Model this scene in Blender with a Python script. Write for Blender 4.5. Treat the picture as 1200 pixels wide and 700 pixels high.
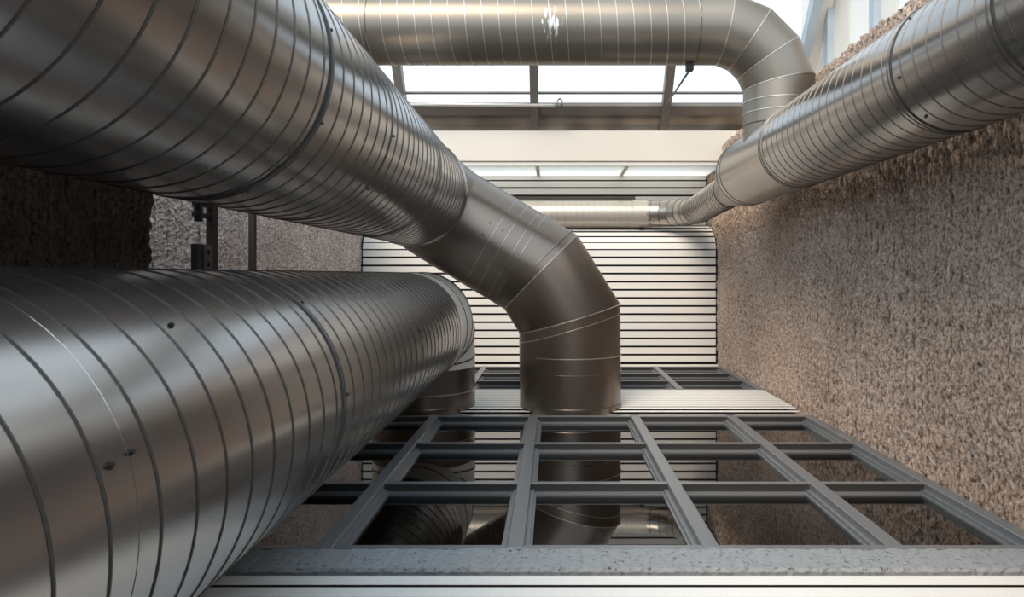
import bpy, bmesh, math, random
import numpy as np
from mathutils import Vector, Matrix
random.seed(4); np.random.seed(4)
PI = math.pi
for o in list(bpy.data.objects): bpy.data.objects.remove(o)
scene = bpy.context.scene
C = scene.collection

# ------------------------------------------------------------ camera, sky, sun, exposure
F_PX, ZC = 867.0, 1.69            # focal length in pixels of the 1200 px wide frame; eye height
cam = bpy.data.cameras.new('camera'); cam.sensor_width = 36; cam.lens = F_PX/1200*36
cam.shift_x = -48/1200; cam.shift_y = -28/1200; cam.clip_start = .05
camo = bpy.data.objects.new('camera', cam); C.objects.link(camo)
camo.location = (0, 0, ZC); camo.rotation_euler = (PI/2, 0, 0); scene.camera = camo

w = bpy.data.worlds.new('sky'); scene.world = w; w.use_nodes = True
bg = w.node_tree.nodes['Background']
bg.inputs[0].default_value = (.68, .845, 1.0, 1); bg.inputs[1].default_value = 1.6

sun = bpy.data.lights.new('sun', 'SUN'); sun.energy = 2.6; sun.angle = math.radians(28); sun.color = (1.0, .86, .70)
suno = bpy.data.objects.new('sun', sun); C.objects.link(suno)
suno.rotation_euler = Vector((.24, .60, -.62)).to_track_quat('-Z', 'Y').to_euler(); suno.location = (0, -4, 12)

vs = scene.view_settings
vs.view_transform = 'Standard'; vs.look = 'None'; vs.gamma = 1; vs.use_curve_mapping = False; vs.exposure = 0.17

# ------------------------------------------------------------ helpers
def P(x, y, d): return Vector((x, d, ZC - y))     # metres right, down and ahead of the eye
def V(*a): return Vector(a)

def tag(o, label=None, cat=None, group=None, kind=None):
    for k, v in (('label', label), ('category', cat), ('group', group), ('kind', kind)):
        if v: o[k] = v
    return o
def empty(name, loc=(0, 0, 0), parent=None):
    o = bpy.data.objects.new(name, None); C.objects.link(o); o.location = loc; o.empty_display_size = .1
    if parent: o.parent = parent
    return o
def setparent(o, parent):
    if parent:
        o.parent = parent
        if parent.type == 'EMPTY': o.matrix_parent_inverse = Matrix.Translation(-parent.location)
def mesh_obj(name, verts, faces, mat, parent=None, smooth=False):
    me = bpy.data.meshes.new(name); me.from_pydata(verts, [], faces); me.update()
    if smooth: me.polygons.foreach_set('use_smooth', [True]*len(me.polygons))
    me.materials.append(mat)
    o = bpy.data.objects.new(name, me); C.objects.link(o); setparent(o, parent); return o
def bm_obj(name, bm, mat, parent=None, smooth=False):
    me = bpy.data.meshes.new(name); bm.to_mesh(me); bm.free()
    if smooth: me.polygons.foreach_set('use_smooth', [True]*len(me.polygons))
    me.materials.append(mat)
    o = bpy.data.objects.new(name, me); C.objects.link(o); setparent(o, parent); return o
def add_box(bm, lo, hi, bev=0):
    lo, hi = Vector(lo), Vector(hi)
    r = bmesh.ops.create_cube(bm, size=1, matrix=Matrix.Translation((lo+hi)/2) @ Matrix.Diagonal((*(hi-lo), 1)))
    if bev:
        es = list({e for v in r['verts'] for e in v.link_edges})
        bmesh.ops.bevel(bm, geom=es, offset=bev, segments=1, affect='EDGES')
def box(name, lo, hi, mat, parent=None, bev=0):
    bm = bmesh.new(); add_box(bm, lo, hi, bev); return bm_obj(name, bm, mat, parent)
def boxes(name, lst, mat, parent=None, bev=0):
    bm = bmesh.new()
    for lo, hi in lst: add_box(bm, lo, hi, bev)
    return bm_obj(name, bm, mat, parent)
def copy(o, parent, loc=None, rot=None):
    c = o.copy(); C.objects.link(c)
    if loc is not None: c.location = loc
    if rot is not None: c.rotation_euler = rot
    c.parent = parent; c.matrix_parent_inverse = o.matrix_parent_inverse.copy(); return c

def frame(ax):
    ax = ax.normalized(); ref = V(0, 0, 1) if abs(ax.z) < .9 else V(0, 1, 0)
    a = ax.cross(ref).normalized(); return ax, a, ax.cross(a).normalized()
def gore(name, p0, p1, r0, mat, parent, n0=None, n1=None, r1=None, seg=80, off=0, closed=False):
    """tube from p0 to p1 cut by the planes with normals n0, n1"""
    r1 = r0 if r1 is None else r1
    ax, a, b = frame(p1-p0); n0 = n0 or ax; n1 = n1 or ax; vs_, fs = [], []
    for j in range(seg):
        t = 2*PI*j/seg; dr = a*math.cos(t)+b*math.sin(t)
        for p, r, n in ((p0, r0, n0), (p1, r1, n1)):
            q = p + dr*(r+off); k = (p-q).dot(n)/ax.dot(n); vs_.append(q+ax*k)
    for j in range(seg):
        k = (j+1) % seg; fs.append((2*j, 2*k, 2*k+1, 2*j+1))
    if closed: fs += [tuple(range(0, 2*seg, 2))[::-1], tuple(range(1, 2*seg, 2))]
    o = mesh_obj(name, vs_, fs, mat, parent, True)
    if closed:
        for p in list(o.data.polygons)[-2:]: p.use_smooth = False
    return o
def bead(name, p, ax, n, r, mat, parent, w=.012, h=.008, seg=80, off=0):
    """raised seam round a tube of axis ax, in the plane through p with normal n"""
    ax, a, b = frame(ax); n = n.normalized(); prof = [(-w, -.002), (-w*.55, h), (w*.55, h), (w, -.002)]
    vs_, fs = [], []
    for j in range(seg):
        t = 2*PI*j/seg; dr = a*math.cos(t)+b*math.sin(t)
        for s, hh in prof:
            q = p + dr*(r+hh); k = (p-q).dot(n)/ax.dot(n); vs_.append(q+ax*(k+s+off))
    m = len(prof)
    for j in range(seg):
        k = (j+1) % seg
        for i in range(m-1): fs.append((j*m+i, j*m+i+1, k*m+i+1, k*m+i))
    return mesh_obj(name, vs_, fs, mat, parent, False)
def helix(name, p0, p1, r, pitch, mat, parent, w=.0050, h=.004, seg=80, phase=0, hand=1):
    ax, a, b = frame(p1-p0); L = (p1-p0).length; n = int(L/pitch*seg)
    prof = [(-w, -.002), (-w*.5, h), (w*.5, h), (w, -.002)]; m = 4; vs_, fs = [], []
    for j in range(n+1):
        t = hand*2*PI*j/seg + phase; dr = a*math.cos(t)+b*math.sin(t); s0 = j/seg*pitch
        for s, hh in prof: vs_.append(p0 + ax*min(max(s0+s, 0), L) + dr*(r+hh))
    for j in range(n):
        for i in range(m-1): fs.append((j*m+i, j*m+i+1, (j+1)*m+i+1, (j+1)*m+i))
    return mesh_obj(name, vs_, fs, mat, parent, False)
def spiral(name, p0, p1, r, pitch, mat, smat, parent, **k):
    o = gore(name, p0, p1, r, mat, parent)
    if parent.parent is None: helix('seam', p0, p1, r, pitch, smat, o, **k)
    return o
def screw(p, n, mat, parent, s=.0075):
    ax, a, b = frame(n); vs_, fs = [], []
    for rr, h in ((s*1.5, 0), (s*1.5, .003), (s, .004), (s, .011)):
        for j in range(6): t = j*PI/3; vs_.append(p+a*rr*math.cos(t)+b*rr*math.sin(t)+ax*h)
    for i in range(3):
        for j in range(6): k = (j+1) % 6; fs.append((i*6+j, i*6+k, (i+1)*6+k, (i+1)*6+j))
    fs.append(tuple(range(18, 24))); return mesh_obj('screw', vs_, fs, mat, parent)

# ------------------------------------------------------------ materials
def mat(name, col, rough=.5, metal=0, spec=.5):
    m = bpy.data.materials.new(name); m.use_nodes = True; b = m.node_tree.nodes['Principled BSDF']
    b.inputs['Base Color'].default_value = (*col, 1); b.inputs['Roughness'].default_value = rough
    b.inputs['Metallic'].default_value = metal; b.inputs['Specular IOR Level'].default_value = spec; return m
def N(m, t, **inp):
    n = m.node_tree.nodes.new(t)
    for k, v in inp.items(): n.inputs[k.replace('_', ' ')].default_value = v
    return n
def L(m, a, b): m.node_tree.links.new(a, b)
def coords(m, scale=(1, 1, 1)):
    g = m.node_tree.nodes.new('ShaderNodeNewGeometry'); mp = N(m, 'ShaderNodeMapping'); mp.inputs['Scale'].default_value = scale
    L(m, g.outputs['Position'], mp.inputs['Vector']); return mp.outputs[0]
def ramp(m, fac, stops):
    r = m.node_tree.nodes.new('ShaderNodeValToRGB'); e = r.color_ramp.elements
    while len(e) < len(stops): e.new(.5)
    for el, (p, c) in zip(e, stops): el.position = p; el.color = (*c, 1) if len(c) == 3 else c
    L(m, fac, r.inputs[0]); return r.outputs[0]
def noise(m, vec, scale, detail=4, rough=.5):
    n = N(m, 'ShaderNodeTexNoise', Scale=scale, Detail=detail, Roughness=rough); L(m, vec, n.inputs['Vector']); return n.outputs['Fac']
def varied(name, c0, c1, scale, rough=(.4, .5), metal=0, bump=0, bscale=60, stretch=(1, 1, 1), lo=.3, hi=.7):
    m = mat(name, c0, rough[0], metal); b = m.node_tree.nodes['Principled BSDF']
    v = coords(m, stretch); f = noise(m, v, scale, 0)
    L(m, ramp(m, f, [(lo, c0), (hi, c1)]), b.inputs['Base Color'])
    b.inputs['Roughness'].default_value = (rough[0]+rough[1])/2
    if bump:
        bp = N(m, 'ShaderNodeBump', Strength=bump, Distance=.01); L(m, noise(m, v, bscale, 4), bp.inputs['Height']); L(m, bp.outputs[0], b.inputs['Normal'])
    return m

M = {}
M['duct'] = varied('galvanised_duct', (.36, .338, .32), (.42, .395, .375), 1.3, (.19, .26), .95)
M['duct_dark'] = mat('brown_duct_fitting', (.215, .175, .145), .3, .85)
M['duct_warm'] = varied('tan_duct', (.24, .205, .165), (.29, .247, .20), 1.2, (.34, .44), .8)
M['duct_pale'] = varied('pale_duct_fitting', (.76, .68, .58), (.80, .72, .63), 1.6, (.38, .48), .0)
M['duct_tee'] = varied('bright_duct_fitting', (.42, .375, .33), (.48, .43, .38), 1.2, (.26, .32), .9)
M['duct_cross'] = mat('pale_cross_duct', (.62, .56, .49), .42, .55)
M['seam_cross'] = mat('pale_cross_duct_seam', (.46, .41, .36), .42, .6)
M['seam'] = mat('seam_metal', (.13, .118, .105), .38, .8)
M['seam_pale'] = mat('bright_seam_edge', (.62, .57, .50), .35, .85)
M['joint'] = mat('joint_sealant', (.035, .033, .032), .7)
M['screw'] = mat('dark_screw', (.05, .048, .045), .5, .6)
M['slat'] = varied('white_painted_slat', (.84, .80, .74), (.89, .86, .81), .8, (.45, .6), 0, .05, 30, (.4, 1, 1))
M['backing'] = mat('dark_backing_board', (.03, .028, .026), .8)
M['cream'] = varied('cream_beam_paint', (.76, .69, .60), (.80, .73, .64), .7, (.5, .6))
M['frame'] = mat('grey_window_frame', (.21, .217, .225), .3, .2)
M['frame_shade'] = mat('shade_dark_window_bar', (.035, .033, .031), .4)  # frame grey darkened to carry the shade under the bars
M['bar'] = varied('brown_glazing_bar', (.17, .14, .115), (.21, .175, .145), 2, (.4, .5), .2)
M['frame'].node_tree.nodes['Principled BSDF'].inputs['Specular IOR Level'].default_value = .8
M['barblue'] = varied('blue_grey_post', (.36, .42, .47), (.42, .48, .53), 2, (.4, .5), .2)
M['spandrel'] = varied('bronze_panel', (.20, .165, .14), (.36, .31, .26), 1.4, (.25, .4), .7, stretch=(1.5, 1, .6))
M['white'] = varied('white_panel', (.86, .83, .77), (.90, .87, .82), .6, (.5, .6))
M['gablecream'] = varied('cream_panel', (.74, .69, .61), (.79, .74, .67), .6, (.5, .6))
M['steel'] = mat('black_steel', (.035, .033, .032), .55, .3)
M['plate'] = mat('grey_bracket_plate', (.16, .15, .145), .5, .5)
M['pipe'] = mat('pale_pipe', (.70, .66, .60), .35, .5)
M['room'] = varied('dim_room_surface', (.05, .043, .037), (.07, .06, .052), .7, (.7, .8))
M['louvre'] = mat('brown_louvre', (.22, .185, .155), .5, .2)

def concrete(name, cols, rib=1.0):
    m = mat(name, cols[0], .85); b = m.node_tree.nodes['Principled BSDF']; b.inputs['Specular IOR Level'].default_value = .3
    v = coords(m, (1, 1, .65)); v1 = coords(m)
    f = noise(m, v, 52, 5, .6)
    base = ramp(m, f, [(.36, cols[0]), (.47, cols[1]), (.64, cols[2])])
    wv = N(m, 'ShaderNodeTexWave', Scale=2.6, Distortion=1.1, Detail=2, Detail_Scale=6); wv.bands_direction = 'Y'; L(m, coords(m, (1, 1, .12)), wv.inputs['Vector'])
    groove = ramp(m, wv.outputs['Fac'], [(.0, (.42, .40, .39)), (.035, (.8, .79, .78)), (.10, (1, 1, 1))])
    gx_ = m.node_tree.nodes.new('ShaderNodeMix'); gx_.data_type = 'RGBA'; gx_.blend_type = 'MULTIPLY'; L(m, ramp(m, noise(m, v1, 9, 3), [(.38, (0,)*3), (.62, (1,)*3)]), gx_.inputs[0])
    L(m, base, gx_.inputs[6]); L(m, groove, gx_.inputs[7]); base = gx_.outputs[2]
    big = ramp(m, noise(m, v1, .7, 3), [(.35, (.86, .82, .80)), (.65, (1.06, 1.04, 1.05))])
    mx = m.node_tree.nodes.new('ShaderNodeMix'); mx.data_type = 'RGBA'; mx.blend_type = 'MULTIPLY'; mx.inputs[0].default_value = 1
    L(m, base, mx.inputs[6]); L(m, big, mx.inputs[7]); L(m, mx.outputs[2], b.inputs['Base Color'])
    bp = N(m, 'ShaderNodeBump', Strength=1.0, Distance=.02); L(m, noise(m, v, 60, 5, .7), bp.inputs['Height']); L(m, bp.outputs[0], b.inputs['Normal'])
    return m
M['conc'] = concrete('hammered_concrete', [(.24, .175, .135), (.53, .415, .335), (.76, .625, .52)])
M['conc_pier'] = concrete('shade_darkened_concrete', [(.10, .08, .065), (.22, .18, .15), (.31, .26, .22)])  # concrete darkened in its colour to stand in for the pier's shade
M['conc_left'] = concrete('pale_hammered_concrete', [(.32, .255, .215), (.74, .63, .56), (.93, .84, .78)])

m = M['sill'] = mat('pitted_concrete', (.4, .4, .4), .8); b = m.node_tree.nodes['Principled BSDF']; v = coords(m)
pit = noise(m, v, 42, 4, .6); L(m, ramp(m, pit, [(.27, (.09, .09, .09)), (.33, (.25, .26, .265)), (.7, (.33, .34, .345))]), b.inputs['Base Color'])
bp = N(m, 'ShaderNodeBump', Strength=1, Distance=.02); L(m, ramp(m, pit, [(.27, (0,)*3), (.36, (1,)*3)]), bp.inputs['Height']); L(m, bp.outputs[0], b.inputs['Normal'])

def glass(name, tint, ior):
    m = bpy.data.materials.new(name); m.use_nodes = True; nt = m.node_tree; nt.nodes.remove(nt.nodes['Principled BSDF'])
    t = N(m, 'ShaderNodeBsdfTransparent', Color=(*tint, 1)); g = N(m, 'ShaderNodeBsdfGlossy', Roughness=.015); g.inputs['Color'].default_value = (1, 1, 1, 1)
    fr = N(m, 'ShaderNodeFresnel', IOR=ior); mx = nt.nodes.new('ShaderNodeMixShader')
    ge = nt.nodes.new('ShaderNodeNewGeometry'); mu = nt.nodes.new('ShaderNodeMath'); mu.operation = 'SUBTRACT'; mu.use_clamp = True
    L(m, fr.outputs[0], mu.inputs[0]); L(m, ge.outputs['Backfacing'], mu.inputs[1])       # one reflection per pane
    L(m, mu.outputs[0], mx.inputs[0]); L(m, t.outputs[0], mx.inputs[1]); L(m, g.outputs[0], mx.inputs[2]); L(m, mx.outputs[0], nt.nodes['Material Output'].inputs[0]); return m
M['pane'] = glass('tinted_window_glass', (.5, .5, .48), 1.9)
M['skyglass'] = glass('clear_roof_glass', (.93, .905, .885), 1.2)

m = M['diffuser'] = bpy.data.materials.new('translucent_white_panel'); m.use_nodes = True; nt = m.node_tree; nt.nodes.remove(nt.nodes['Principled BSDF'])
tr = N(m, 'ShaderNodeBsdfTranslucent', Color=(1, .95, .88, 1)); df = N(m, 'ShaderNodeBsdfDiffuse', Color=(.85, .84, .81, 1)); mx = N(m, 'ShaderNodeMixShader', Fac=.12)
L(m, tr.outputs[0], mx.inputs[1]); L(m, df.outputs[0], mx.inputs[2]); L(m, mx.outputs[0], nt.nodes['Material Output'].inputs[0])

# peeled paint scrapes on the upper duct, a mark with a shape of its own
m = M['duct_scraped'] = varied('tan_duct_scraped', (.24, .205, .165), (.29, .247, .20), 1.2, (.34, .44), .8)
b = m.node_tree.nodes['Principled BSDF']; old = b.inputs['Base Color'].links[0].from_socket
v = coords(m); sv = coords(m, (30, 6, 5)); sn = noise(m, sv, 1, 4, .6)
ds = N(m, 'ShaderNodeVectorMath'); ds.operation = 'DISTANCE'; ds.inputs[1].default_value = (.0, 8.06, ZC+2.74); sc = N(m, 'ShaderNodeVectorMath'); sc.operation = 'MULTIPLY'
L(m, v, ds.inputs[0])
md = N(m, 'ShaderNodeMath'); md.operation = 'MULTIPLY_ADD'; L(m, ds.outputs['Value'], md.inputs[0]); md.inputs[1].default_value = -1.25; md.inputs[2].default_value = .32
ad = N(m, 'ShaderNodeMath'); ad.operation = 'ADD'; L(m, md.outputs[0], ad.inputs[0]); L(m, sn, ad.inputs[1])
fac = ramp(m, ad.outputs[0], [(.74, (0,)*3), (.78, (1,)*3)])
mx = m.node_tree.nodes.new('ShaderNodeMix'); mx.data_type = 'RGBA'; L(m, fac, mx.inputs[0]); L(m, old, mx.inputs[6]); mx.inputs[7].default_value = (.85, .80, .72, 1); L(m, mx.outputs[2], b.inputs['Base Color'])

# ------------------------------------------------------------ setting: concrete walls
XR, XL, YF = 3.13, -3.65, 14.9
def blur(a, k, axis):
    ker = np.ones(k)/k; return np.apply_along_axis(lambda r: np.convolve(np.pad(r, k//2, mode='wrap'), ker, 'valid')[:len(r)], axis, a)
def field(n, m_, ky, kz):
    a = np.random.rand(n, m_); a = blur(blur(a, ky, 0), kz, 1); a = blur(blur(a, ky, 0), kz, 1); return (a-a.mean())/a.std()
def rough_wall(name, x, side, y0, y1, z0, z1, step, matl, thick, amp=.011, rib=.06):
    """hammered wall: side = +1 looks to -x (wall on the right), -1 looks to +x"""
    ny, nz = int((y1-y0)/step)+1, int((z1-z0)/step)+1
    ys = np.linspace(y0, y1, ny); zs = np.linspace(z0, z1, nz)
    k = lambda s: max(1, int(s/step)) | 1
    h = field(ny, nz, k(.028), k(.04))*amp*1.0 + field(ny, nz, k(.10), k(.25))*amp*.45
    ribs = np.cos(2*PI*(ys/rib))[:, None]*amp*1.1*(1+.7*field(ny, nz, k(.06), k(.12)))
    joint = np.exp(-(((ys+.1) % .36-.2)/.015)**2)[:, None]*-amp*4.5
    h = np.clip(h+ribs+joint, -amp*4, amp*3)
    e = field(ny, 1 if False else 3, k(.08), 1)[:, :1]*.022
    Y, Z = np.meshgrid(ys, zs, indexing='ij'); Z = Z.copy(); Z[:, -1:] += e; 
    ee = field(3, nz, 1, k(.08))[:1]*.02; Y = Y.copy(); Y[-1:] += ee; Y[:1] += ee
    X = x - side*h
    co = np.stack([X, Y, Z], -1).reshape(-1, 3)
    idx = np.arange(ny*nz).reshape(ny, nz)
    a, b_, c, d = idx[:-1, :-1], idx[1:, :-1], idx[1:, 1:], idx[:-1, 1:]
    q = np.stack([a, b_, c, d] if side < 0 else [a, d, c, b_], -1).reshape(-1, 4)
    # return faces: top edge and both ends go back by the wall's thickness
    nv = len(co); top = idx[:, -1]; tb = co[top].copy(); tb[:, 0] = x+side*thick; tb[:, 2] += np.random.randn(len(tb))*.012
    end = idx[-1, :]; eb = co[end].copy(); eb[:, 0] = x+side*thick
    st = idx[0, :]; sb = co[st].copy(); sb[:, 0] = x+side*thick
    co = np.concatenate([co, tb, eb, sb]); f = q.tolist()
    ti = nv+np.arange(len(top)); ei = nv+len(top)+np.arange(nz); si = ei+nz
    f += [[int(top[i]), int(top[i+1]), int(ti[i+1]), int(ti[i])] for i in range(len(top)-1)]
    f += [[int(end[i]), int(end[i+1]), int(ei[i+1]), int(ei[i])] for i in range(nz-1)]
    f += [[int(st[i]), int(st[i+1]), int(si[i+1]), int(si[i])] for i in range(nz-1)]
    me = bpy.data.meshes.new(name); me.from_pydata(co.tolist(), [], f); me.update(); me.materials.append(matl)
    o = bpy.data.objects.new(name, me); C.objects.link(o); return o
WT = ZC+2.40
tag(rough_wall('wall_right', XR, 1, -3, 15.1, -.25, WT, .0145, M['conc'], .5), 'brown hammered concrete wall with vertical ribs on the right', 'wall', kind='structure')
tag(rough_wall('wall_left', XL, -1, 2, 15.1, -.25, WT-.4, .022, M['conc_left'], .4), 'pale hammered concrete wall lit between the two large ducts', 'wall', kind='structure')
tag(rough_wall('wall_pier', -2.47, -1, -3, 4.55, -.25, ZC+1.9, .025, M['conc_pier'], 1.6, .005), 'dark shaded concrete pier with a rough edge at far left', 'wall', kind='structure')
tag(rough_wall('wall_back_added', -4.0, -1, -1, 1, -.25, 3.2, .05, M['conc'], .4), 'unseen concrete wall added behind the eye to block low sky', 'wall', kind='structure')  # out of view, added to screen low sky and show in duct reflections
wb = bpy.data.objects['wall_back_added']; wb.rotation_euler = (0, 0, PI/2); wb.location = (-.3, .2, 0); wb.scale = (1, 3.6, 1)

# ------------------------------------------------------------ setting: slatted far wall (two planes joined by a rounded ledge)
SP = .1535                                                     # slat pitch
wf = tag(empty('wall_far', (0, 14.0, 0)), 'far wall of white horizontal slats with a rounded ledge', 'wall', kind='structure')
slat_len = XR-XL-.10; SX = (XR+XL)/2
slat0 = None
def slat(p, rotx, parent):
    """one board, its outer face at p; rotx 0 = faces the viewer, +90 deg = faces up"""
    global slat0
    if slat0 is None:
        bm = bmesh.new(); add_box(bm, (-slat_len/2, 0, -.0585), (slat_len/2, .005, .0585), .0015); slat0 = bm_obj('slat', bm, M['slat']); o = slat0
    else:
        o = slat0.copy(); C.objects.link(o)
    o.rotation_euler = (rotx, 0, 0); o.location = p; setparent(o, parent); return o
box('backing_board', (XL, 14.045, -.2), (XR, 14.09, ZC+.5), M['backing'], wf)
box('backing_board', (XL, 14.95, ZC+.3), (XR, 14.99, ZC+2.0), M['backing'], wf)
z = .02+SP*.5
zl = []
while z < ZC+.45: slat(V(SX, 14.0, z), 0, wf); z += SP
z0 = z-SP*.5
# rounded ledge: ellipse from (14.0, z0) to (14.9, z0+.5)
E0, E1 = .90, .50
nq = 6
for i in range(nq):
    t = (i+.5)/nq*PI/2*.97; slat(V(SX, 14.9-E0*math.cos(t), z0+E1*math.sin(t)), -math.atan2(E0*math.sin(t), E1*math.cos(t)), wf)
prof = [(14.9-(E0-.05)*math.cos(t), z0+(E1-.05)*math.sin(t)) for t in np.linspace(0, PI/2, 12)]
mesh_obj('ledge_backing', [(x, y, zz) for y, zz in prof for x in (XL, XR)], [(2*i, 2*i+1, 2*i+3, 2*i+2) for i in range(11)], M['backing'], wf)
z = z0+E1+SP*.5
while z < ZC+1.93: slat(V(SX, 14.9, z), 0, wf); z += SP
box('edge_strip', (XL+.05, 14.9, z-SP*.5+.01), (XR-.05, 14.93, ZC+1.99), M['slat'], wf)

# soffit of white panels, cream beam in front of it
sf = tag(empty('ceiling', (0, 14.2, ZC+2)), 'row of white translucent soffit panels between beam and slats', 'ceiling', kind='structure')
xs = [XL-1.6, -2.08, -.29, 1.37, 3.12]
for i in range(4): box('soffit_panel', (xs[i]+.03, 13.68, ZC+2.0), (xs[i+1]-.03, 14.93, ZC+2.012), M['diffuser'], sf)
for x in xs[1:]: box('divider_strip', (x-.03, 13.66, ZC+1.985), (x+.03, 14.93, ZC+2.03), M['gablecream'], sf)
bmv = tag(empty('trim_1', (0, 13.6, ZC+2.3)), 'long cream painted beam under the sloping glazing', 'beam', kind='structure')
box('beam_face', (-6.5, 13.56, ZC+2.08), (4.6, 13.68, ZC+2.64), M['cream'], bmv, .008)
box('beam_lip', (-6.5, 13.59, ZC+2.0), (4.6, 13.66, ZC+2.08), M['gablecream'], bmv)

# ------------------------------------------------------------ setting: window facade and its slats (the plane z = 0)
wfa = tag(empty('wall_facade', (0, 4, 0)), 'facade of pale slats between the dark framed windows', 'wall', kind='structure')
W1, W2 = (4.60, 8.86), (10.93, 13.60)
for a, c in ((2.25, 4.58), (8.90, 10.90), (13.62, 14.05)):
    box('backing_board', (XL, a, -.14 if a > 8 and a < 9 else -.09), (XR, c, -.045 if not 8 < a < 9 else -.10), M['backing'], wfa)
y = 4.17-SP*.5
while y > 2.3: slat(V(SX, y, 0), -PI/2, wfa); y -= SP
ys = [10.86-SP*.5-i*SP for i in range(13)]
for i, y in enumerate(ys):
    t = max(0, i-8)/4
    slat(V(SX, y+.02*t, -.075*t*t), -PI/2-.0-.45*t*t*.5, wfa)
slat(V(SX, 13.62+SP*.5, 0), -PI/2, wfa); slat(V(SX, 13.62+SP*1.5, 0), -PI/2, wfa)
# pitted concrete sill
n = 220; vv, ff = [], []
for i in range(n+1):
    x = XL+(XR-XL)*i/n
    for (yy, zz) in ((4.215, -.06), (4.215, -.006), (4.23, .012), (4.52, .012), (4.545, -.006), (4.545, -.10)):
        vv.append((x, yy+random.uniform(-.006, .006), zz+random.uniform(-.003, .003)))
for i in range(n):
    for j in range(5): ff.append((i*6+j, i*6+j+1, i*6+j+7, i*6+j+6))
mesh_obj('sill', vv, ff, M['sill'], wfa)

def window(name, label, y0, y1, rows, xs, face):
    wn = tag(empty(name, ((xs[0]+xs[-1])/2, y0, 0)), label, 'window', kind='structure')
    def bar(nm, x0, x1, a, c):                       # body coloured dark for its underside shade, grey strip keeps the lit face
        o = box(nm, (x0, a, -.15), (x1, c, -.012), M['frame_shade'], wn, .003)
        box('bar_face', (x0, a-.004, -.012), (x1, c+.004, -.002), M['frame'], o, .002)
    bar('frame_rail', xs[0]-face/2, xs[-1]+face/2, y0-.03, y0+.025)
    bar('frame_rail', xs[0]-face/2, xs[-1]+face/2, y1-.03, y1+.03)
    for x in xs: box('mullion', (x-face/2, y0-.03, -.15), (x+face/2, y1+.03, .004), M['frame'], wn, .005)
    rh = (y1-y0)/rows
    for i in range(len(xs)-1):
        a, c = xs[i]+face/2, xs[i+1]-face/2
        for r in range(1, rows): bar('transom', a-.001, c+.001, y0+r*rh-.026, y0+r*rh+.026)
        for r in range(rows):
            b0, b1 = y0+r*rh+.026, y0+(r+1)*rh-.026; s = .03
            sash = boxes('sash', [((a, b0, -.13), (a+s, b1, -.05)), ((c-s, b0, -.13), (c, b1, -.05)), ((a+s, b0, -.13), (c-s, b0+s, -.05)), ((a+s, b1-s, -.13), (c-s, b1, -.068)),
                                  ((a+s, b0+s, -.13), (a+s*1.6, b1-s, -.075)), ((c-s*1.6, b0+s, -.13), (c-s, b1-s, -.075))], M['frame'], wn)
            box('pane', (a+s*.8, b0+s*.8, -.094), (c-s*.8, b1-s*.8, -.088), M['pane'], sash)
    return wn
window('window_1', 'wide dark grey window grid three panes deep above the pitted sill', W1[0], W1[1], 3, [-2.62, -1.42, -.235, .98, 2.13, 3.06], .105)
window('window_unseen', 'added unseen window grid nearest the eye, for darker duct reflections', -2.06, 2.2, 3, [-2.3, -1.42, -.235, .98, 2.13, 3.06], .105)  # out of view, added to give the ducts something dark to reflect
window('window_2', 'smaller distant window grid between the slat band and slatted far wall', W2[0], W2[1], 3, [-2.83, -1.26, .31, 1.88, 3.07], .10)
box('side_panel', (XL, 4.58, -.1), (-2.68, 8.9, -.03), M['frame'], wfa); box('side_panel', (XL, 10.9, -.1), (-2.89, 13.62, -.03), M['frame'], wfa)
# dim rooms behind the glass
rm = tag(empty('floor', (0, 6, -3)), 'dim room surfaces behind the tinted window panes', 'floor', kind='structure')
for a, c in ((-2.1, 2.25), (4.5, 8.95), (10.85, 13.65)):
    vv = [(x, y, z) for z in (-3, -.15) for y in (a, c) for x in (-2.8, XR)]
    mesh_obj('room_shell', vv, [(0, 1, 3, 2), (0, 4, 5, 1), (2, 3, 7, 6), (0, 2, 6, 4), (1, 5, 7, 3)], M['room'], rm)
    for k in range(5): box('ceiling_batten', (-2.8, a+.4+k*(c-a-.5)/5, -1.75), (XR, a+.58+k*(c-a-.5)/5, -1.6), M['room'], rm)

# ------------------------------------------------------------ setting: sloping glazing and white gable
KS = 1.175
def SG(x, d, off=0):                                            # point on the glazing plane, off = inwards
    nrm = V(0, -KS, -1).normalized(); return V(x, d, ZC+2.69+KS*(13.8-d)) + nrm*off
def slope_bar(name, x0, x1, d0, d1, t0, t1, matl, parent):
    vv = [SG(x, d, t) for t in (t0, t1) for d in (d0, d1) for x in (x0, x1)]
    return mesh_obj(name, vv, [(0, 1, 3, 2), (4, 6, 7, 5), (0, 4, 5, 1), (2, 3, 7, 6), (0, 2, 6, 4), (1, 5, 7, 3)], matl, parent)
sg = tag(empty('window_3', (0, 13.8, ZC+2.69)), 'sloping roof glazing with brown bars, sky behind it', 'skylight', kind='structure')
bars = [-9.87, -7.49, -5.10, -2.72, -.335, 2.05, 4.33]
DL = 9.0
for i, x in enumerate(bars):
    slope_bar('glazing_bar', x-.075, x+.075, 13.86, DL, -.03, .16, M['bar'] if i < 6 else M['barblue'], sg)
for i in range(len(bars)-1):
    a, c = bars[i]+.075, bars[i+1]-.075
    slope_bar('pane', a, c, 13.30, DL, -.012, 0, M['skyglass'], sg)
    slope_bar('pane', a, c, 13.44, 13.315, -.012, 0, M['skyglass'], sg)
    slope_bar('glazing_bead', a, c, 13.318, 13.298, -.03, .02, M['bar'], sg)
    slope_bar('transom', a, c, 13.56, 13.44, -.03, .10, M['bar'], sg)
    slope_bar('spandrel_panel', a, c, 13.9, 13.55, -.03, .0, M['spandrel'], sg)
gb = tag(empty('wall_gable', (4.65, 11, 4)), 'white panelled side wall with blue grey posts at top right', 'wall', kind='structure')
GX = 4.66
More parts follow.
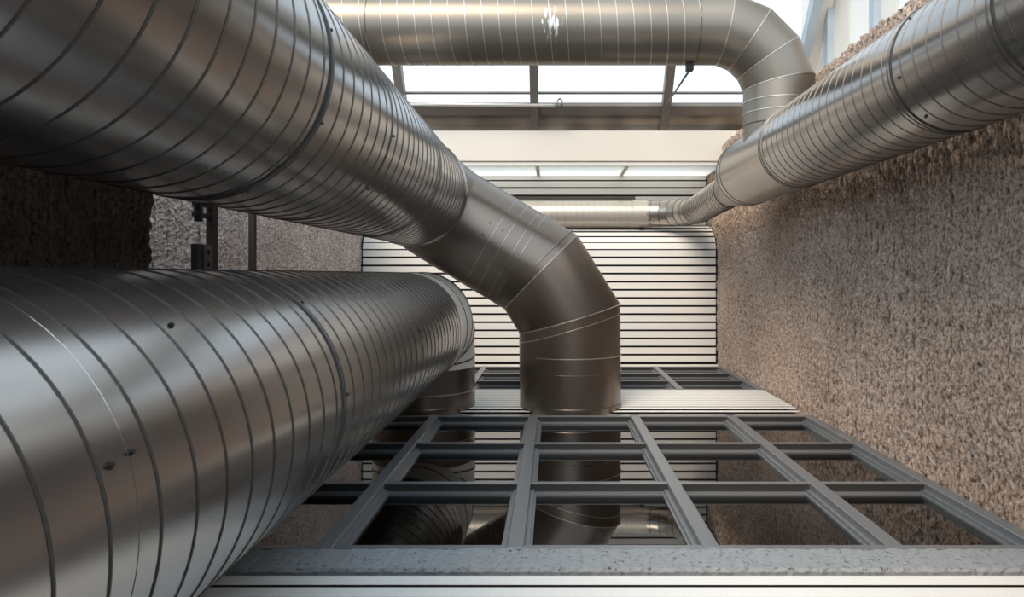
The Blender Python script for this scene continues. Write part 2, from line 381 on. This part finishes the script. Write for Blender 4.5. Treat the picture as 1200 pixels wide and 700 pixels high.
slope_bar('flashing_strip', 4.405, 4.64, 13.9, DL, -.03, .02, M['gablecream'], gb)
gs = [13.9, 12.46, 11.62, 10.70, 10.0, 8.6, 7.0]
for i in range(len(gs)-1):
    box('wall_panel', (GX, gs[i+1]+.012, 2.0), (GX+.06, gs[i]-.012, 12.0), M['white'] if i % 2 == 0 else M['gablecream'], gb, .004)
box('backing_board', (GX+.065, 7.0, 2.0), (GX+.1, 13.9, 12.0), M['gablecream'], gb)
for d in (12.37, 10.60, 8.6): box('post', (GX-.10, d-.085, 2.0), (GX+.02, d+.085, 12.0), M['barblue'], gb, .005)
box('roof_edge', (XR+.45, 6.9, WT-.12), (GX+.1, 13.9, WT-.06), M['gablecream'], gb)

# ------------------------------------------------------------ ducts
RB, PITCH = .655, .195
XA, YA, XB, YB = -1.67, .632, -1.706, -1.015
DE = 9.6                                                       # depth at which the big ducts turn

def joint_ring(p, ax, r, parent, w=.020):
    bead('joint_ring', p, ax, ax, r, M['joint'], parent, w*.75, .006)
    bead('joint_ring', p+ax.normalized()*.05, ax, ax, r, M['seam'], parent, .005, .004)
FW = V(0, 1, 0)
# --- lower left duct
dA = tag(empty('ventilation_duct', P(XA, 1.69, DE)), 'large spiral metal duct at lower left ending in a pale elbow', 'duct')
def PA(d): return P(XA, YA, d)
jA = [-1.5, 1.82, 3.58, 5.72, 8.28]
for a, c in zip(jA[:-1], jA[1:]):
    spiral('duct_section', PA(a), PA(c), RB, PITCH, M['duct'], M['seam'], dA, phase=a*1.7, seg=96)
for d in (3.58, ): joint_ring(PA(d), FW, RB, dA)
for d in (1.82, 5.72): bead('joint_ring', PA(d), FW, FW, RB, M['duct'], dA, .008, .0015)
dn = V(0, 0, -1)
# elbow of three gores from forward to downward
def elbow(parent, pts, r, matl, smat, first=None, last=None, seamkw={}):
    for i in range(len(pts)-1):
        ax = (pts[i+1]-pts[i]).normalized()
        n0 = first if i == 0 else ((pts[i]-pts[i-1]).normalized()+ax).normalized()
        n1 = last if i == len(pts)-2 else ((pts[i+2]-pts[i+1]).normalized()+ax).normalized()
        g = gore('elbow_gore', pts[i], pts[i+1], r, matl, parent, n0 or ax, n1 or ax, seg=96)
        if i > 0: bead('seam', pts[i], ax, n0, r, smat, g, **seamkw)
ep = [PA(8.28), PA(8.75), PA(DE-.30), P(XA, YA+.13, DE-.07), P(XA, YA+.42, DE), P(XA, YA+.55, DE)]
elbow(dA, ep, RB, M['duct_pale'], M['seam'])
dp = gore('drop_pipe', P(XA, YA+.55, DE), P(XA, 1.74, DE), RB, M['duct_dark'], dA, seg=96)
bead('seam', P(XA, 1.48, DE), dn, dn, RB, M['seam_pale'], dp, .008, .006)
bead('floor_collar', P(XA, 1.66, DE), dn, dn, RB, M['duct_dark'], dA, .03, .003)
def surf(xc, yc, r, ang, d): return P(xc+r*math.cos(ang), yc-r*math.sin(ang), d), V(math.cos(ang), 0, math.sin(ang))
for ang, d in ((.284, 1.736), (.30, 1.825), (.064, 3.64), (-.75, 3.64), (.85, 3.64), (.80, 2.35), (.3, 5.8)):
    screw(*surf(XA, YA, RB, ang, d), M['screw'], dA)
# --- upper left duct with the dark elbow
dB = tag(empty('ventilation_duct', P(.22, 1.69, DE)), 'large spiral metal duct at upper left bending into a dark brown elbow', 'duct')
def PB(d): return P(XB, YB, d)
jB = [-1.5, 1.55, 3.50, 4.85, 6.9, DE-.66]
for a, c in zip(jB[:-1], jB[1:]):
    spiral('duct_section', PB(a), PB(c), RB, PITCH, M['duct'], M['seam'], dB, phase=a*1.3+1, seg=96)
joint_ring(PB(3.5), FW, RB, dB)
for d in (1.55, 4.85, 6.9): bead('joint_ring', PB(d), FW, FW, RB, M['seam'], dB, .010, .006)
bead('end_flange', PB(DE-.66), FW, FW, RB, M['duct'], dB, .035, .022)
def px(x, y, d): return P((x-648)*d/F_PX, (y-322)*d/F_PX, d)
g0 = PB(DE-.66); g1 = PB(DE-.30); g2 = px(523, 252, DE); g3 = px(634, 319, DE); g4 = px(667.5, 373, DE); g5 = px(669.5, 395, DE)
g5 = V(g4.x+.012, g4.y, g4.z-.2); gx = V(g5.x, g5.y, -.06)
chain = [g0, g1, g2, px(580, 286.4, DE), g3, g4, gx]
names = ['elbow_gore', 'elbow_gore', 'duct_section', 'duct_section', 'elbow_gore', 'drop_pipe']
for i in range(len(chain)-1):
    ax = (chain[i+1]-chain[i]).normalized()
    n0 = ax if i == 0 else ((chain[i]-chain[i-1]).normalized()+ax).normalized()
    n1 = dn if i == len(chain)-2 else ((chain[i+2]-chain[i+1]).normalized()+ax).normalized()
    rr = RB-.012 if i == 0 else RB
    g = gore(names[i], chain[i], chain[i+1], rr, M['duct_dark'], dB, n0, n1, seg=96)
    if i in (1, ): bead('seam', chain[i], ax, n0, rr, M['duct_dark'], g, .01, .005)
    if i == 3:
        for o_ in (-.03, .13): bead('seam', chain[i], ax, ax, rr, M['duct'], g, .006, .004, off=o_)
        for o_ in (-.16, -.06): bead('seam', chain[i+1], ax, ax, rr, M['duct'], g, .006, .005, off=o_-.25)
    if i == 4:
        bead('seam', chain[i], ax, n0, rr, M['seam_pale'], g, .008, .006)
        bead('seam', chain[i], ax, n0, rr, M['duct'], g, .006, .004, off=-.10)
    if i == 5:
        bead('seam', chain[i], ax, n0, rr, M['seam_pale'], g, .008, .006)
        bead('seam', chain[i], ax, n0, rr, M['seam_pale'], g, .006, .005, off=.12)
        bead('seam', V(gx.x, gx.y, .66), dn, dn, rr, M['seam_pale'], g, .007, .005); bead('seam', V(gx.x, gx.y, .46), dn, dn, rr, M['duct'], g, .006, .004)
bead('floor_collar', V(gx.x, gx.y, .03), dn, dn, RB, M['duct_dark'], dB, .03, .003)
for ang, d in ((-.45, 3.56), (.25, 3.56), (-.75, 4.9), (-.15, 4.9), (-1.2, 3.56)): screw(*surf(XB, YB, RB, ang, d), M['screw'], dB)
axg = (g3-g2).normalized(); _, ga, gb_ = frame(axg)
for t, s in ((1.0, .42), (1.25, .42), (1.0, .60)):
    q = chain[3]+axg*(s-.55); dr = V(0, -1, 0)*math.cos(t-1.3) + axg.cross(V(0, -1, 0))*math.sin(t-1.3)
    screw(q+dr*RB, dr, M['screw'], dB)

# --- right hand duct with reducer, bent end and thin cross duct
RR, XQ, YQ = .43, 2.577, -1.341
def PR(d): return P(XQ, YQ, d)
dR = tag(empty('ventilation_duct', PR(4)), 'spiral metal duct running along the brown concrete wall at right', 'duct')
jR = [-1.5, 1.7, 3.62, 4.71, 7.62]
for a, c in zip(jR[:-1], jR[1:]): spiral('duct_section', PR(a), PR(c), RR, .163, M['duct'], M['seam'], dR, phase=a, seg=80, w=.0042, h=.0035)
for d in (3.62, 4.71): joint_ring(PR(d), FW, RR, dR, .018)
for ang, d in ((2.5, 4.62), (3.4, 4.62), (4.1, 4.62), (3.2, 7.7), (3.9, 7.7)): screw(*surf(XQ, YQ, RR, ang, d), M['screw'], dR, .008)
tee = gore('tee_fitting', PR(7.62), PR(9.78), RR, M['duct_tee'], dR)
for d in (7.68, 7.74, 9.55, 9.72): bead('seam', PR(d), FW, FW, RR, M['seam'], tee, .007, .005)
q1 = P(2.64, -1.26, 11.0)
gore('reducer', PR(9.78), q1, RR, M['duct_tee'], dR, FW, FW, r1=.245)
bead('joint_ring', q1, FW, FW, .245, M['joint'], dR, .03, .012)
RF, YFd, DF = .25, -1.18, 14.33
# bent flexible end: rings along an arc
path = [q1, P(2.65, -1.24, 11.9), P(2.65, -1.21, 12.8), P(2.64, -1.19, 13.3)]
for k in range(1, 8): t = k/7*PI/2; path.append(P(2.64-.95*(1-math.cos(t)), YFd, 13.38+.95*math.sin(t)))
for k in range(len(path)-1):
    ax = (path[k+1]-path[k]).normalized(); n0 = ax if k == 0 else ((path[k]-path[k-1]).normalized()+ax); n1 = ax if k == len(path)-2 else ((path[k+2]-path[k+1]).normalized()+ax)
    g = gore('bend_segment', path[k], path[k+1], RF, M['duct_tee'], dR, n0.normalized(), n1.normalized(), seg=48)
    ln = (path[k+1]-path[k]).length; m_ = max(1, round(ln/.15))
    for s in range(m_): bead('seam', path[k], ax, n0.normalized() if s == 0 else ax, RF, M['seam'], g, .006, .006, 48, off=s*ln/m_)
qe = path[-1]
cr = V(-1, 0, 0)
gore('collar', qe-cr*.12, qe+cr*.16, RF+.012, M['duct_cross'], dR, seg=48)
spiral('cross_duct', qe+cr*.1, V(-3.4, qe.y, qe.z), RF, .12, M['duct_cross'], M['seam_cross'], dR, seg=48, w=.004, h=.003)
box('support_stub', (1.68, DF-.05, qe.z-RF-.06), (1.75, DF+.05, qe.z-RF+.02), M['steel'], dR)

# --- upper cross duct with elbow dropping onto the right hand duct
RE, DT, YE = .395, 8.45, -2.80
dE = tag(empty('ventilation_duct', P(-1, YE, DT)), 'tan spiral duct crossing along the top, its elbow joining the right duct', 'duct')
xe = XQ-.78
def PE(x): return P(x, YE, DT)
RX = V(1, 0, 0)
spiral('duct_section', PE(-6.5), PE(-2.05), RE, .184, M['duct_warm'], M['seam_pale'], dE, w=.006, h=.005, phase=1.0)
spiral('duct_section', PE(-2.05), PE(1.62), RE, .184, M['duct_scraped'], M['seam_pale'], dE, w=.006, h=.005, phase=.4)
bead('joint_ring', PE(-2.05), RX, RX, RE, M['seam'], dE, .007, .005)
gore('sleeve', PE(1.62), PE(xe), RE, M['duct_warm'], dE)
bead('joint_ring', PE(1.62), RX, RX, RE, M['seam'], dE, .007, .005)
re_ = XQ-xe; pts = [PE(xe-.04), PE(xe)]
# mitred arc: vertices outside the arc so that the gores are tangent to it
ks = 4; dt = PI/2/ks
for k in range(ks):
    t = (k+.5)*dt; rad = re_/math.cos(dt/2); pts.append(P(xe+rad*math.sin(t), YE+re_-rad*math.cos(t), DT))
pts.append(P(XQ, YE+re_+.06, DT))
pts = [pts[0]]+pts[2:]
elbow(dE, pts, RE, M['duct_warm'], M['seam_pale'], seamkw=dict(w=.007, h=.006))
dpE = gore('drop_pipe', pts[-1], P(XQ, YQ-.05, DT), RE, M['duct_warm'], dE)
for z_ in (0, .13, .26): bead('seam', pts[-1]+V(0, 0, -z_), dn, dn, RE, M['seam_pale'] if z_ < .2 else M['seam'], dpE, .008, .007)

# ------------------------------------------------------------ small things
# steel posts behind the left ducts
def post(x, y, wd, label, bracket):
    t = tag(empty('steel_post', (x, y, -.03)), label, 'post', 'steel posts at left')
    h = wd/2
    boxes('post_channel', [((x-.02, y-h, -.03), (x+.02, y-h+.014, 3.6)), ((x-.02, y+h-.014, -.03), (x+.02, y+h, 3.6)), ((x+.02, y-h, -.03), (x+.034, y+h, 3.6))], M['steel'], t)
    box('base_plate', (x-.06, y-h-.04, -.03), (x+.08, y+h+.04, -.015), M['steel'], t)
    if bracket:
        b1 = box('bracket', (x-.02, y-.245, ZC+.41), (x+.03, y-.20, ZC+.62), M['steel'], t)
        for zz in (ZC+.46, ZC+.545): box('bolt', (x-.005, y-.31, zz-.018), (x+.02, y-.04, zz+.018), M['steel'], b1)
        b2 = box('bracket', (x-.02, y-.29, ZC+.02), (x+.03, y-.19, ZC+.235), M['steel'], t)
        b3 = box('bracket_plate', (x-.02, y-.19, ZC+.02), (x+.034, y-.045, ZC+.235), M['plate'], t)
        for zz in (ZC+.08, ZC+.175): screw(V(x+.034, y-.115, zz), V(1, 0, 0), M['screw'], b3, .016)
    return t
post(-2.74, 5.93, .09, 'black steel post carrying two bolted brackets, nearer the dark pier', True)
post(-2.74, 6.73, .05, 'plain black steel post without brackets against the pale wall', False)

# pale pipe with clamp under the sloping glazing
pp = tag(empty('pipe', px(655, 124, 13.2)), 'thin pale pipe ending in a ring clamp below the roof glass', 'pipe')
p0, p1 = px(440, 121.5, 13.2), px(656, 124, 13.2)
gore('pipe_tube', p0, p1, .032, M['pipe'], pp, seg=20, closed=True)
gore('end_cap', p1-V(.06, 0, 0), p1+V(.05, 0, 0), .05, M['plate'], pp, seg=20, closed=True)
bm = bmesh.new()
for i in range(24):
    pass
vv, ff = [], []
for i in range(24):
    t = i/24*2*PI
    for j in range(6):
        s = j/6*2*PI; rr = .085+.016*math.cos(s); vv.append(p1+V(rr*.55*math.cos(t), .016*math.sin(s), .04+rr*math.sin(t)))
for i in range(24):
    for j in range(6): ff.append((i*6+j, ((i+1) % 24)*6+j, ((i+1) % 24)*6+(j+1) % 6, i*6+(j+1) % 6))
bm.free(); mesh_obj('ring_clamp', vv, ff, M['plate'], pp, True)

# brace wire from the upper duct to a glazing bar
a = P(1.56, YE+RE-.01, DT); c_ = SG(2.02, 13.42, .17)
br = tag(empty('brace_wire', a), 'thin brace wire from a dark clip under the top duct', 'wire')
box('clip', a+V(-.04, -.05, -.09), a+V(.04, .05, .02), M['steel'], br, .006)
gore('wire', a+V(0, 0, -.08), c_, .013, M['plate'], br, seg=10, closed=True)

# louvre slot on the far wall over the thin cross duct
lv = tag(empty('louvre', V(-.6, 14.88, ZC+1.47)), 'long narrow brown louvre on slatted wall over the thin duct', 'louvre')
zz = ZC+1.50
boxes('louvre_frame', [((-2.6, 14.84, zz-.06), (1.65, 14.9, zz-.04)), ((-2.6, 14.84, zz+.05), (1.65, 14.9, zz+.07)), ((1.63, 14.84, zz-.06), (1.65, 14.9, zz+.07)), ((-2.6, 14.84, zz-.06), (-2.58, 14.9, zz+.07))], M['bar'], lv)
for k in range(3): box('blade', (-2.58, 14.85, zz-.035+k*.03), (1.63, 14.89, zz-.015+k*.03), M['louvre'], lv)
